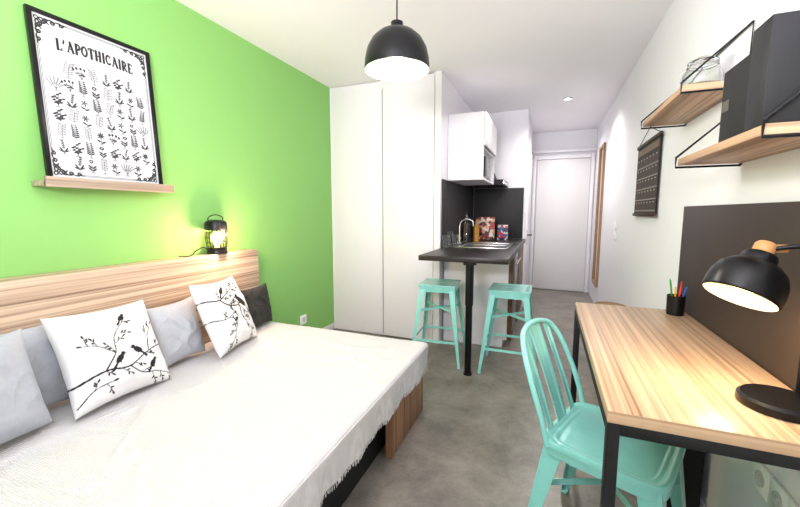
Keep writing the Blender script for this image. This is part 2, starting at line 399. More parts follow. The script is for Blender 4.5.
mb=MB(); mb.tube([(0,.02,.04),(.0,.06,.07)],.006); mb.obj('lever',M_chrome,tp)
def glass(loc,r,h,lab,grp):
    mb=MB(); mb.lathe([(0,.0),(r*.8,0),(r,h),(r*.94,h),(r*.74,.008),(0,.008)],n=20)
    return mb.obj('drinking_glass',M_glass,label=lab,cat='glass',loc=loc,group=grp)
glass((-.87,3.33,.9205),.036,.12,'clear drinking glass on the black worktop','glasses on the worktop')
glass((-.80,3.40,.9205),.036,.12,'clear drinking glass on the black worktop','glasses on the worktop')
glass((-.87,3.47,.9205),.034,.15,'tall clear drinking glass on the black worktop','glasses on the worktop')
def bottle(loc,r,h,m,lab,capm):
    b=thing('bottle',lab,'bottle',loc)
    mb=MB(); mb.lathe([(0,0),(r,0),(r,h*.6),(r*.35,h*.76),(r*.32,h*.93),(0,h*.93)],n=18); mb.obj('body',m,b)
    mb=MB(); mb.cyl((0,0,h*.93+.0002),r*.38,h*.07,12); mb.obj('cap',capm,b)
bottle((-.84,4.12,.9205),.038,.33,M_glass,'clear glass bottle with black stopper on the worktop',M_black)
bottle((-.74,4.15,.9205),.032,.27,M_amber,'amber oil bottle on the worktop',M_black)
bottle((-.87,4.25,.9205),.035,.26,mat('dark_green_bottle',(40,70,40),.1),'dark green glass bottle on the worktop',M_black)
mb=MB(); mb.box((0,0,.135),(.21,.02,.27),.002,RX(-.12)); mb.obj('cookbook',M_red,label='reddish illustrated cookbook standing against the splashback',cat='book',loc=(-.69,4.5,.926))
mb=MB(); mb.box((0,0,.09),(.12,.06,.18),.003); mb.obj('tea_box',M_blue,label='blue and red printed tea box on the worktop',cat='box',loc=(-.50,4.6,.9205))

# ================= STOOLS =================
def stool(loc,rz,label):
    s=thing('bar_stool',label,'bar stool',loc,rz,'mint metal bar stools at the breakfast bar')
    h=.66
    mb=MB()
    def top(u,v):
        x=(u*2-1)*.150; y=(v*2-1)*.150; d=max(abs(u*2-1),abs(v*2-1))
        return (x,y,h-.006+ (.006*min(1,(d-.8)/.12) if d>.8 else 0)-(.004 if math.hypot(x,y)<.03 else 0))
    mb.grid(top,30,30)
    for s_ in(-1,1):
        mb.box((s_*.153,0,h-.004),(.008,.312,.008),.002); mb.box((0,s_*.153,h-.004),(.298,.008,.008),.002)
        mb.prism((s_*.151,0,h-.006),(s_*.140,0,h-.062),(.004,.302),(.004,.280),(1,0,0)); mb.prism((0,s_*.151,h-.006),(0,s_*.140,h-.062),(.302,.004),(.280,.004),(1,0,0))
    mb.obj('seat',M_mint,s)
    for sx in(-1,1):
        for sy in(-1,1):
            mb=MB()
            tx,ty,bx,by=sx*.143,sy*.143,sx*.208,sy*.208
            mb.prism((tx-sx*.022,ty,h-.03),(bx-sx*.009,by,.012),(.044,.003),(.018,.003),(1,0,0))
            mb.prism((tx,ty-sy*.022,h-.03),(bx,by-sy*.009,.012),(.003,.044),(.003,.018),(1,0,0))
            mb.box((bx-sx*.009,by-sy*.009,.0065),(.024,.024,.012),.002)
            mb.obj('leg',M_mint,s)
    for (z,f) in((.2,.188),(.44,.16)):
        if z<.3: prs=[((-1,-1),(1,-1)),((-1,1),(1,1)),((-1,-1),(-1,1)),((1,-1),(1,1))]
        else: prs=[((-1,-1),(1,1)),((-1,1),(1,-1))]
        for a,b in prs:
            mb=MB(); mb.prism((a[0]*f,a[1]*f,z),(b[0]*f,b[1]*f,z),(.02,.004),(.02,.004),(0,0,1))
            mb.obj('crossbar',M_mint,s)
    return s
s1=stool((-.83,3.0,0),math.radians(4),'mint green metal bar stool near the wardrobe')
dup(s1,(-.25,2.99,0),0,'mint green metal bar stool by the bar end')

# ================= BED =================
bed=thing('bed','low double bed with light wood headboard along the green wall','bed',(-1.4,1.1,0))
def L(x,y,z): return (x+1.4,y-1.1,z)
mb=MB(); mb.box(L(-2.035,1.11,.49),(.118,2.02,.98),.003); mb.obj('headboard',M_woodY,bed,label='light zebra-grain wooden headboard')
mb=MB(); mb.box(L(-.705,1.86,.15),(.03,.52,.3),.002); mb.box(L(-1.35,2.105,.15),(1.262,.03,.3),.0)
mb.obj('end_panel',M_woodF,bed,label='brown wooden end panel')
mb=MB(); mb.box(L(-1.36,1.03,.14),(1.18,1.94,.28)); mb.obj('base',M_blackm,bed,label='black storage base')
mb=MB(); mb.box(L(-1.335,1.12,.352),(1.27,2.0,.12),.012,seg=3); mb.obj('mattress',M_matt,bed)

def drape():
    ztop=.424; ex=-.676; ey=2.155; x0=-1.965; y0=.06; drop=.13; R=.010
    mb=MB()
    nu,nv=240,320
    rr=random.Random(4)
    cre=[]
    for _ in range(46):
        a=rr.uniform(0,math.pi); px,py=rr.uniform(-1.7,-.7),rr.uniform(.4,2.1)
        cre.append((px,py,math.cos(a),math.sin(a),rr.uniform(.08,.3),rr.uniform(.003,.009),rr.uniform(.008,.018)))
    def fn(u,v):
        s=u*((ex-x0)+drop+R*.5); t=v*((ey-y0)+drop)
        def bend(a,edge):
            e=a-edge
            q=R*math.pi/2
            if e<-R: return a,0.0
            k=e+R
            if k<q: return edge-R+R*math.sin(k/R), R*(1-math.cos(k/R))
            return edge, R+(k-q)
        xx,dx=bend(x0+s,ex); yy,dy=bend(y0+t,ey)
        z=ztop-max(dx,dy)-.25*min(dx,dy)
        n=noise.noise(Vector((xx*2.3,yy*2.3,0)))*.004+.003+noise.noise(Vector((xx*24,yy*24,9)))*.0008+noise.noise(Vector((xx*9,yy*9,1)))*.0016
        for px,py,c,s_,l,hh,w in cre:
            ex_=(xx-px)*c+(yy-py)*s_; ey_=-(xx-px)*s_+(yy-py)*c+.03*math.sin(ex_*9)
            if abs(ex_)<l*1.6 and abs(ey_)<w*3: n+=hh*math.exp(-(ey_/w)**2-(ex_/l)**4)
        n=min(n,.014)
        if dx<R*.5 and dy<R*.5: z+=n+.004
        else:
            if dx>dy: xx+=(.007*math.sin(yy*17+3*noise.noise(Vector((yy*2,0,0))))+.004*math.sin(yy*43))*min(1,dx/drop)+.008
            else: yy+=.008*math.sin(xx*19)*min(1,dy/drop)+.004
            if u>.93: z+=.014*noise.noise(Vector((0,yy*2.2,5)))*(u-.93)/.07
        return (xx,yy,z)
    mb.grid(fn,nu,nv)
    r=thing('bedspread','white woven cotton bedspread with fringed edge on the bed','bedspread',(0,0,0))
    mb.obj('cloth',M_linen,r,sharp=180,solid=.002)
    fb=MB(); n=300
    for k in range(n):
        v=k/n*.93; p=Vector(fn(1.0,v))
        a=random.uniform(-.008,.008); l=random.uniform(.012,.024)
        fb.tube([p+Vector((0,0,.004)),p+Vector((.002,a*.5,-l*.5)),p+Vector((.001,a,-l))],[.0016,.0016,.001],4,caps=False)
    o=fb.obj('fringe',M_linen,r,kind='stuff')
drape()

def cushion(name,label,bottom,wv,hv,w,h,th,m,ras=None,flop=0,seed=0,grp=None):
    n=190 if ras else 60
    X=Vector(wv).normalized(); Z=Vector(hv); Z=(Z-X*Z.dot(X)).normalized(); Y=Z.cross(X)
    vs=[];cols=[];faces=[]
    for side in(-1,1):
        for j in range(n+1):
            for i in range(n+1):
                u=i/n*2-1; v=j/n*2-1
                e=max(0,(1-u*u))*max(0,(1-v*v))
                y=side*th/2*(e**.42)
                px=u*w/2*(1-.08*(1-v*v)*abs(u))
                pz=(v*h/2)*(1-.08*(1-u*u)*abs(v))+h/2
                wr=noise.noise(Vector((u*2.2+seed,v*2.2,side)))*.012*(e**.5)
                rid=(1-abs(noise.noise(Vector((u*1.8+seed*3,v*1.8+seed,side*2)))))**6
                wr+=rid*.008*(e**.35)
                y+=side*wr
                vs.append((px,y,pz))
                if ras: cols.append(tuple(ras.sample((u+1)/2,(v+1)/2))+(1,))
        off=0 if side<0 else (n+1)*(n+1)
        for j in range(n):
            for i in range(n):
                a=off+j*(n+1)+i; q=[a,a+1,a+n+2,a+n+1]
                faces.append(q if side<0 else q[::-1])
    me=bpy.data.meshes.new(name); me.from_pydata(vs,[],faces)
    if ras:
        at=me.color_attributes.new('paint','FLOAT_COLOR','POINT')
        at.data.foreach_set('color',np.array(cols,dtype=np.float32).ravel())
    me.materials.append(m)
    bm=bmesh.new(); bm.from_mesh(me); bmesh.ops.remove_doubles(bm,verts=bm.verts,dist=.0003); bmesh.ops.recalc_face_normals(bm,faces=bm.faces); bm.to_mesh(me); bm.free()
    me.shade_smooth()
    o=bpy.data.objects.new(name,me); COL.objects.link(o)
    mtx=Matrix((X,Y,Z)).transposed().to_4x4(); mtx.translation=Vector(bottom); o.matrix_world=mtx
    o['label']=label; o['category']='cushion'; o['group']=grp or 'cushions along the headboard'
    return o
INK=(22,22,26)
def bird(r,cx,cy,s,d,c=INK):
    r.ell(cx,cy,9*s,5.2*s,.75*d,c); r.ell(cx+7*s*d,cy+7.5*s,3.9*s,3.7*s,0,c)
    r.seg(cx+9*s*d,cy+8*s,cx+13.5*s*d,cy+7.2*s,.7*s,c)
    for w in(0,1.5): r.seg(cx-5*s*d,cy-6*s,cx-(13+w)*s*d,cy-(17-w)*s,1.6*s,c)
    r.seg(cx+1*s*d,cy-4*s,cx+1*s*d,cy-9*s,.5*s,c)
def branches(seed,limbs,birds,lf=1.0,tw=.7,every=6):
    rnd=random.Random(seed); r=Ras(260,260,(230,230,231)); c=INK
    def leaf(x,y,a,s=1):
        s*=lf; r.ell(x+math.cos(a)*5*s,y+math.sin(a)*5*s,5*s,2.1*s,a,c)
    for pts,w in limbs:
        P=smooth([(x,y,0) for x,y in pts],8); N=len(P)
        for i,(p,q) in enumerate(zip(P,P[1:])):
            r.seg(p.x,p.y,q.x,q.y,w*(1-.6*i/N),c)
            if i%every==3 and i>3:
                a=math.atan2(q.y-p.y,q.x-p.x)+rnd.choice((-1,1))*rnd.uniform(.6,1.0); l=rnd.uniform(14,32)
                x,y=p.x,p.y
                for k in range(4):
                    x2=x+math.cos(a)*l/4; y2=y+math.sin(a)*l/4; r.seg(x,y,x2,y2,tw,c); x,y=x2,y2; a+=rnd.uniform(-.25,.25)
                    if k in(1,2): leaf(x,y,a+rnd.choice((-1,1))*.9,.75)
                leaf(x,y,a,.85)
        leaf(P[-1].x,P[-1].y,math.atan2(P[-1].y-P[-2].y,P[-1].x-P[-2].x))
    for b in birds: bird(r,*b)
    return r
rA=branches(3,[([(2,70),(70,82),(130,74),(190,100),(255,112)],2.8),([(70,82),(100,120),(112,160),(150,205)],2.0),([(130,74),(160,45),(205,35),(250,20)],2.0),([(190,100),(205,140),(238,175)],1.8),([(4,20),(40,45),(84,50)],1.8),([(100,120),(70,150),(40,160)],1.5)],
   [(108,102,1.5,1),(162,112,1.45,-1),(198,62,1.4,1),(150,214,1.2,1)],1.35,1.0,5)
rB=branches(11,[([(2,190),(60,180),(120,200),(190,228)],2.4),([(60,180),(100,150),(150,140),(185,110),(238,90)],3.0),([(120,200),(150,235),(170,255)],1.9),([(100,150),(110,100),(85,55),(60,20)],2.3),([(150,140),(150,90),(190,40),(205,6)],2.4),([(2,120),(50,110),(100,120)],1.9)],
   [(188,152,3.0,-1),(95,212,1.6,1)],1.6,1.2,4)
MA=attrmat('bird_print_cotton',.9,.25)
zb=.445
cushion('cushion','plain light grey linen cushion leaning on the headboard',(-1.885,.735,zb),(0,1,0),(-.06,0,1),.38,.36,.10,M_grey,seed=1)
cushion('cushion','large light grey linen cushion resting in front of another',(-1.695,.525,zb),(-.14,1,.03),(-.26,0.0,1),.44,.38,.15,M_grey,seed=2)
cushion('cushion','white cushion printed with black branches and birds',(-1.675,.985,zb),(-.05,1,-.035),(-.46,-.10,1),.41,.42,.16,MA,rA,seed=3)
cushion('cushion','light grey linen cushion between the printed cushions',(-1.815,1.36,zb),(-.12,1,0),(-.24,0,1),.30,.33,.12,M_grey,seed=4)
cushion('cushion','white cushion printed with birds on leafy branches',(-1.69,1.635,zb+.004),(-.32,1,-.06),(-.40,-.14,1),.44,.43,.14,MA,rB,seed=5)
cushion('cushion','small charcoal cushion at the end of the bed',(-1.87,1.99,zb),(-.1,1,0),(-.16,0,1),.30,.29,.09,M_dark,seed=6)

# ================= PICTURE LEDGE + POSTER =================
mb=MB(); mb.box((.055,0,.012),(.108,.58,.024),.001); mb.box((.107,0,.018),(.016,.58,.044),.001)
mb.obj('picture_ledge',wood('pale_oak_ledge',1,light=(186,168,148),dark=(134,114,96)),label='narrow pale wooden picture ledge on the green wall',cat='shelf',loc=(XL+.001,1.205,1.365))
FW,FH=.52,.73
fr=thing('framed_poster','black framed botanical poster standing on the ledge','framed picture',(XL+.062,1.205,1.3905))
fr.rotation_euler=(0,-math.radians(3),0)
mb=MB(); t=.018
for s in(-1,1): mb.box((0,s*(FW/2-t/2),FH/2),(.02,t,FH),.001)
mb.box((0,0,t/2),(.02,FW-2*t,t),.001); mb.box((0,0,FH-t/2),(.02,FW-2*t,t),.001)
mb.obj('frame',M_black,fr)
mb=MB(); mb.box((-.004,0,FH/2),(.006,FW-2*t,FH-2*t)); mb.obj('backing',M_paper,fr)
PAPER=(204,206,209)
r=Ras(460,660,PAPER); ink=(34,34,40); rnd=random.Random(5)
def plant(cx,cy,h,ty):
    b=cy-h*.5
    n=7
    bend=rnd.uniform(-.25,.25); f=rnd.uniform(.85,1.2)
    def stem(a0,l,x=cx,y=b,w=.9):
        P=[(x,y)]; a=a0
        for q in range(n):
            x+=math.sin(a)*l/n; y+=math.cos(a)*l/n; a+=bend/n*2; P.append((x,y))
        for p,q in zip(P,P[1:]): r.seg(*p,*q,w,ink)
        return P
    if ty==0:
        P=stem(0,h)
        for q in range(1,8):
            for sd in(-1,1): r.ell(P[q][0]+sd*h*.14*f,P[q][1]+h*.05,h*.17*f*(1.2-q/9),h*.055,sd*.5,ink)
    elif ty==1:
        for a in(-.5,-.2,.15,.45):
            P=stem(a,h*.85); r.ell(*P[-1],h*.09*f,h*.11,0,ink)
            r.ell(P[3][0]+h*.08,P[3][1],h*.11,h*.045,.6,ink); r.ell(P[4][0]-h*.07,P[4][1],h*.09,h*.04,-.6,ink)
    elif ty==2:
        P=stem(0,h*.6); m_=rnd.choice((6,7,9))
        for a in np.linspace(0,2*math.pi,m_)[:-1]: r.ell(P[-1][0]+math.cos(a)*h*.15,P[-1][1]+math.sin(a)*h*.15,h*.13,h*.05,a,ink)
        r.ell(P[2][0]-h*.16,P[2][1],h*.18,h*.07,-.5,ink); r.ell(P[1][0]+h*.16,P[1][1],h*.18,h*.07,.5,ink)
    elif ty==3:
        for a in(-.8,-.5,-.2,.1,.4,.7):
            P=stem(a*f,h*.85,w=.65)
            for q in (3,4,5,6,7): r.ell(P[q][0],P[q][1],h*.065,h*.035,a,ink)
    elif ty==4:
        P=stem(0,h)
        for q in range(3,8): r.ell(P[q][0],P[q][1],h*.12*f,h*.05,0,ink)
        for sd in(-1,1): r.ell(P[1][0]+sd*h*.16,P[1][1]+h*.1,h*.26,h*.065,sd*1.0,ink); r.ell(P[1][0]+sd*h*.2,P[1][1],h*.2,h*.05,sd*.5,ink)
    elif ty==5:
        P=stem(.1,h*.9); P2=stem(-.4,h*.65); P3=stem(.5,h*.6)
        for PP in(P,P2,P3):
            for q in (2,3,4,6,7): r.ell(PP[q][0]+(h*.08 if q%2 else -h*.08),PP[q][1],h*.12*f,h*.07,.4,ink)
    elif ty==6:
        P=stem(0,h*.95)
        for q in range(1,8):
            for sd in(-1,1): r.seg(P[q][0],P[q][1],P[q][0]+sd*h*.24*f,P[q][1]+h*.12,1.1,ink); r.ell(P[q][0]+sd*h*.24*f,P[q][1]+h*.12,h*.04,h*.04,0,ink)
    else:
        P=stem(.05,h*.7); r.ell(P[-1][0],P[-1][1]+h*.08,h*.17*f,h*.14,0,ink); r.ell(P[-1][0],P[-1][1]+h*.08,h*.06,h*.05,0,PAPER)
        for q in(1,3): r.ell(P[q][0]-h*.15,P[q][1]+4,h*.19,h*.07,-.7,ink); r.ell(P[q][0]+h*.15,P[q][1]+2,h*.19,h*.07,.7,ink)
    if rnd.random()<.6:
        for a in(-.6,-.2,.2,.6): r.seg(cx,b,cx+math.sin(a)*h*.22,b-math.cos(a)*h*.14,.6,ink)
last=-1
for row in range(7):
    ncol=8 if row not in(0,6) else 6
    sp=50
    for c_ in range(ncol):
        ty=rnd.randrange(8)
        while ty==last: ty=rnd.randrange(8)
        last=ty
        cx=230+(c_-(ncol-1)/2)*sp; cy=64+row*67
        plant(cx,cy,rnd.uniform(52,58),ty)
        r.seg(cx-rnd.uniform(8,13),cy-36,cx+rnd.uniform(8,13),cy-36,.9,(70,70,74))
NX,NY=459,659
fk=(24,24,26)
for sx in(0,1):
    for sy in(0,1):
        X=lambda v:(v if sx==0 else NX-v); Y=lambda v:(v if sy==0 else NY-v)
        for ph_ in range(2):
            for kk in(0,1,2):
                pts=[]
                for a in range(26):
                    rr=(18-4*kk)*(1-a/30); th_=a*.42+kk*2
                    p=(30+kk*32+rr*math.cos(th_)+a*.5,19-kk*2+rr*.75*math.sin(th_)+2)
                    pts.append(p if ph_==0 else (p[1],p[0]))
                for p,q in zip(pts,pts[1:]): r.seg(X(p[0]),Y(p[1]),X(q[0]),Y(q[1]),2.9,fk)
            for e_ in((50,12,9,3.4),(72,14,10,3.8),(88,11,8,3),(112,12,9,3)):
                x_,y_,a_,b_=e_
                if ph_: x_,y_,a_,b_=y_,x_,b_,a_
                r.ell(X(x_),Y(y_),a_,b_,0,fk)
        r.ell(X(16),Y(16),9,9,0,fk); r.ell(X(16),Y(16),4,4,0,PAPER)
for d in(9,14):
    r.seg(d,120,d,NY-120,1.0,fk); r.seg(NX-d,120,NX-d,NY-120,1.0,fk); r.seg(120,d,NX-120,d,1.0,fk); r.seg(120,NY-d,NX-120,NY-d,1.0,fk)
def arc(cx,cy,rx,ry,a0,a1,n=10):
    return [(cx+rx*math.cos(math.radians(a0+(a1-a0)*i/n)),cy+ry*math.sin(math.radians(a0+(a1-a0)*i/n))) for i in range(n+1)]
def poly(p,t): return [(a[0],a[1],b[0],b[1],t) for a,b in zip(p,p[1:])]
TK,TN=.24,.10
def V(x): return [(x,0,x,1,TK),(x-.10,0,x+.10,0,TN),(x-.10,1,x+.10,1,TN)]
GL={'L':(.60,V(.16)+[(.16,0,.56,0,TN*1.4),(.56,0,.56,.22,TN)]),
 "'":(.34,[(.16,1.0,.10,.70,.17)]),
 'A':(.78,[(.12,0,.38,1,TN*1.3),(.38,1,.64,0,TK),(.22,.33,.56,.33,TN),(.02,0,.22,0,TN),(.54,0,.76,0,TN)]),
 'P':(.62,V(.16)+poly(arc(.26,.74,.28,.26,90,-90),TK*.8)+[(.16,1,.26,1,TN),(.16,.48,.26,.48,TN)]),
 'O':(.72,poly(arc(.34,.5,.27,.47,0,360,24),TK*.8)),
 'T':(.66,[(.32,0,.32,1,TK),(.2,0,.44,0,TN),(.02,1,.62,1,TN*1.4),(.02,1,.02,.8,TN),(.62,1,.62,.8,TN)]),
 'H':(.78,V(.16)+V(.58)+[(.16,.5,.58,.5,TN*1.2)]),
 'I':(.34,V(.16)),
 'C':(.66,poly(arc(.35,.5,.27,.47,50,310,18),TK*.8)+[(.56,.9,.56,.7,TN)]),
 'R':(.72,V(.16)+poly(arc(.26,.74,.26,.26,90,-90),TK*.8)+[(.16,1,.26,1,TN),(.16,.48,.26,.48,TN),(.28,.48,.58,0,TK*.8),(.54,0,.70,0,TN)]),
 'E':(.60,V(.16)+[(.16,1,.52,1,TN*1.4),(.52,1,.52,.82,TN),(.16,.52,.40,.52,TN*1.3),(.16,0,.54,0,TN*1.4),(.54,0,.54,.2,TN)])}
def serif_text(s,cx,y,hh,wf,arch=8):
    tot=sum(GL[c][0]+.07 for c in s)*hh*wf; x=cx-tot/2
    bow=lambda xx: arch*(1-((xx-cx)/(tot/2))**2)
    for c in s:
        w_,st=GL[c]
        for a,b,c2,d,t_ in st:
            xa=x+a*hh*wf; xb=x+c2*hh*wf
            r.seg(xa,y+bow(xa)+b*hh,xb,y+bow(xb)+d*hh,t_*hh*.5,(12,12,16))
        x+=(w_+.07)*hh*wf
serif_text("L'APOTHICAIRE",230,540,42,.84)
raster_plane('print',r,FW-2*t,FH-2*t,attrmat('botanical_print',.5),fr,(.0,0,t),(0,0,math.pi/2))

# ================= LANTERN LAMP =================
ln=thing('lantern_lamp','black wire cage lantern lamp glowing on the headboard','table lamp',(-2.022,1.80,.981))
ln.scale=(1.2,1.2,1.06)
mb=MB(); mb.lathe([(0,0),(.052,0),(.052,.012),(.05,.018),(.05,.034),(.053,.04),(0,.04)],n=28); mb.obj('base',M_black,ln)
mb=MB()
for i in range(18):
    a=2*math.pi*i/18; mb.tube([(.050*math.cos(a),.050*math.sin(a),.038),(.055*math.cos(a),.055*math.sin(a),.10),(.055*math.cos(a),.055*math.sin(a),.16)],.0018,5)
for z in(.07,.10,.13): mb.tube([(.0545*math.cos(2*math.pi*i/28),.0545*math.sin(2*math.pi*i/28),z) for i in range(28)],.0016,5,closed=True)
mb.obj('cage',M_black,ln)
mb=MB(); mb.lathe([(.053,.146),(.057,.146),(.057,.186),(.05,.2),(.032,.208),(0,.21)],n=28)
mb.obj('top_cap',M_black,ln)
mb=MB(); mb.tube(smooth([(0,.048,.2),(0,.045,.225),(0,.0,.24),(0,-.045,.225),(0,-.048,.2)],5),.003); mb.obj('handle',M_black,ln)
mb=MB(); mb.lathe([(0,.041),(.012,.041),(.013,.055),(.030,.082),(.030,.108),(.016,.132),(0,.138)],n=24); mb.obj('bulb',M_goldbulb,ln)
mb=MB(); mb.tube(smooth([(-.0,-.051,.02),(-.005,-.08,.045),(-.01,-.12,.03),(0,-.17,.004),(-.04,-.2,.004)],5),.003); mb.obj('cable',M_cord,ln)

M_sock=mat('socket_well',(206,206,206),.45)
def socket(name_loc,axis,label,grp=None):
    s=thing('wall_socket',label,'wall socket',name_loc,0 if axis>0 else math.pi,grp)
    mb=MB(); mb.box((.006,0,0),(.011,.084,.086),.002); mb.obj('plate',M_plast,s)
    mb=MB(); mb.lathe([(.024,0),(.024,.003),(.021,.003),(.020,0),(0,0)],(.0118,0,0),24,RY(math.pi/2))
    for y in(-.009,.009): mb.cyl((.0122,y,0),.0032,.0012,8,RY(math.pi/2))
    mb.cyl((.0122,0,.011),.003,.006,8,RY(math.pi/2))
    mb.obj('insert',M_sock,s)
    return s
socket((XL+.0005,2.79,.25),1,'white plastic wall socket low on the green wall')
for i,(y,z) in enumerate(((1.36,.45),(1.270,.45),(1.180,.45))):
    socket((XR-.0005,y,z),-1,'white plastic wall socket under the desk','wall sockets under the desk')
for z in(1.12,1.02):
    mb=MB(); mb.box((-.005,0,0),(.009,.08,.08),.003); mb.box((-.0115,0,0),(.004,.05,.055),.001)
    mb.obj('light_switch',M_plast,label='white light switch on the hallway wall',cat='light switch',loc=(XR-.0005,4.25,z),group='light switches on the hallway wall')

# ================= PENDANT =================
pd=thing('pendant_lamp','black metal dome pendant lamp hanging over the room','pendant lamp',(-.72,1.76,1.945))
prof=[(.158,0),(.160,.012),(.157,.05),(.146,.098),(.123,.14),(.09,.17),(.05,.187),(.034,.19),(.03,.205),(.03,.222),(.012,.228),(0,.228)]
mb=MB(); mb.lathe(prof,n=56); mb.obj('shade',M_black,pd)
mb=MB(); mb.lathe([(.1575,0),(.155,.05),(.143,.096),(.12,.138),(.088,.167),(.0,.182)],n=56); mb.obj('shade_lining',M_inner2,pd)
mb=MB(); mb.cyl((0,0,.228),.004,H-1.945-.228-.02,8); mb.obj('cord',M_cord,pd)
mb=MB(); mb.lathe([(0,H-1.945-.001),(.05,H-1.945-.001),(.045,H-1.945-.025),(0,H-1.945-.03)],n=28); mb.obj('ceiling_rose',M_black,pd)
mb=MB(); mb.lathe([(0,.02),(.03,.026),(.048,.05),(.048,.075),(.03,.11),(.015,.13),(.015,.17),(0,.17)],n=24); mb.obj('bulb',M_bulb,pd)
ds=thing('ceiling_spotlight','small round recessed ceiling spotlight','ceiling light',(.15,4.6,H-.012))
mb=MB(); mb.lathe([(.035,.0),(.05,.0),(.052,.011),(.035,.011)],n=28); mb.obj('ring',M_chrome,ds)
mb=MB(); mb.cyl((0,0,.003),.034,.006,24); mb.obj('lens',M_spot,ds)

# ================= DESK =================
DX0,DX1,DY0,DY1,DZ=.152,.625,.955,2.11,.78
dk=thing('desk','light wood desk with black metal frame against the wall','desk',((DX0+DX1)/2,(DY0+DY1)/2,0))
dw,dl=DX1-DX0,DY1-DY0
mb=MB(); mb.box((0,.001,DZ-.014),(dw,dl-.002,.028),.001); mb.obj('top',wood('zebra_oak_desktop',1,light=(208,176,142),dark=(136,104,80),fine=50,seed=4,rough=.36),dk)
mb=MB(); mb.box((0,-dl/2,DZ-.014),(dw,.0018,.028)); mb.obj('edge_band',M_woodE,dk)
q=.028
for sx in(-1,1):
    for sy in(-1,1):
        mb=MB(); mb.box((sx*(dw/2-q/2),sy*(dl/2-q/2),(DZ-.028)/2),(q,q,DZ-.029),.002); mb.obj('leg',M_blackm,dk)
def rail(c,d):
    mb=MB(); mb.box(c,d,.001); mb.obj('frame_rail',M_blackm,dk)
for sy in(-1,1):
    rail((0,sy*(dl/2-q/2),DZ-.028-q/2-.001),(dw-2*q-.001,q,q))
    rail((0,sy*(dl/2-q/2),.02),(dw-2*q-.001,q,q))
for sx in(-1,1): rail((sx*(dw/2-q/2),0,DZ-.028-q/2-.001),(q,dl-2*q-.001,q))
su=thing('drawer_unit','low black drawer unit standing under the desk','drawer unit',(.545,1.88,0))
mb=MB(); mb.box((.01,0,.26),(.13,.32,.5),.003); mb.obj('body',M_blackm,su)
for z in(.13,.385):
    mb=MB(); mb.box((-.0635,0,z),(.015,.31,.24),.002); mb.obj('drawer',M_slate,su)
for sx in(-.04,.06):
    for sy in(-.13,.13):
        mb=MB(); mb.cyl((sx,sy,0.0005),.012,.0095,12); mb.obj('foot',M_black,su)
# beige basket standing beyond the desk
M_bask=mat('woven_seagrass',(176,150,122),.85,bump=.8,bscale=60,var=.25,vscale=40)
bk=thing('waste_basket','beige-brown woven basket on the floor against the wall','basket',(.49,3.3,0))
mb=MB(); mb.lathe([(0,.001),(.09,.001),(.10,.03),(.112,.49),(.116,.505),(.112,.515),(.104,.505),(.092,.04),(0,.03)],n=36); mb.obj('body',M_bask,bk)
mb=MB(); mb.tube([(.113*math.cos(2*math.pi*i/32),.113*math.sin(2*math.pi*i/32),.507) for i in range(32)],.009,8,closed=True); mb.obj('rim',mat('basket_rim',(150,122,96),.8,var=.2,vscale=40),bk)
mb=MB(); mb.box((0,0,0),(.012,1.34,.56),.001); mb.obj('wall_panel',M_board,label='matte black panel behind the desk, lamp glow tinted into its colour',cat='wall panel',loc=(XR-.007,1.57,1.0))
pc=thing('pencil_cup','black mesh cup standing on the desk','pencil holder',(.565,2.02,DZ+.0005))
mb=MB(); mb.lathe([(0,0),(.034,0),(.036,.09),(.033,.09),(.031,.004),(0,.004)],n=24); mb.obj('cup',M_black,pc)
for i,(c,a,b,h) in enumerate((((200,40,40),.012,.01,.15),((40,150,60),-.014,.006,.16),((220,60,50),.004,-.016,.14),((230,180,40),-.006,-.01,.13),((40,90,180),.018,-.006,.13))):
    a*=1.6;b*=1.6
    mb=MB(); mb.tube([(0,0,0),(a*.9,b*.9,h*.93)],.0038,6); mb.tube([(a*.9,b*.9,h*.93),(a,b,h)],[.0038,.0006],6)
    mb.obj('pencil',mat('pencil_paint',c,.4),label='sharpened coloured pencil in the black cup',cat='pencil',loc=(.565+a*.2,2.02+b*.2,DZ+.006),group='pencils in the cup')
dlm=thing('desk_lamp','black metal desk lamp with wooden joint on the desk','desk lamp',(.542,1.13,DZ+.0005))
mb=MB(); mb.lathe([(0,0),(.08,0),(.082,.006),(.08,.018),(.073,.024),(0,.026)],n=44); mb.obj('base',M_black,dlm)
ctr=Vector((-.068,.045,.300))
ax=RZ(math.radians(35))@RY(math.radians(30))
sc=.94
P_=lambda pr:[(a*sc,b*sc) for a,b in pr]
top=ctr+(ax@Vector((0,0,.078*sc)))
mb=MB(); mb.tube(smooth([(.05,.04,.025),(.052,.042,.2),(.053,.042,.350),(.048,.043,.378),(.025,.046,.388),tuple(top+Vector((.01,-.002,.014)))],5),.006,10); mb.obj('arm',M_black,dlm)
mb=MB(); mb.lathe(P_([(.080,-.052),(.084,-.048),(.085,-.020),(.082,.004),(.073,.028),(.056,.046),(.042,.052),(.040,.054),(.038,.072),(.034,.078),(.018,.080),(0,.080)]),ctr,48,ax)
mb.obj('shade',M_black,dlm)
mb=MB(); mb.lathe(P_([(.0795,-.051),(.082,-.02),(.079,.002),(.069,.025),(.04,.046),(0,.048)]),ctr,44,ax); mb.obj('shade_lining',M_inner,dlm)
d_=(ax@Vector((0,0,1)))
mb=MB(); mb.lathe([(0,.0765),(.019,.0765),(.022,.081),(.022,.100),(.018,.106),(0,.106)],ctr,28,ax)
mb.tube([ctr+d_*.092+Vector((-.012,0,0)),ctr+d_*.092+Vector((.042,-.004,0))],.0105,16); mb.obj('wooden_joint',M_knob,dlm)
mb=MB(); mb.lathe([(0,-.046),(.018,-.040),(.025,-.020),(.018,.006),(.012,.036),(0,.036)],ctr,20,ax); mb.obj('bulb',M_goldbulb,dlm)

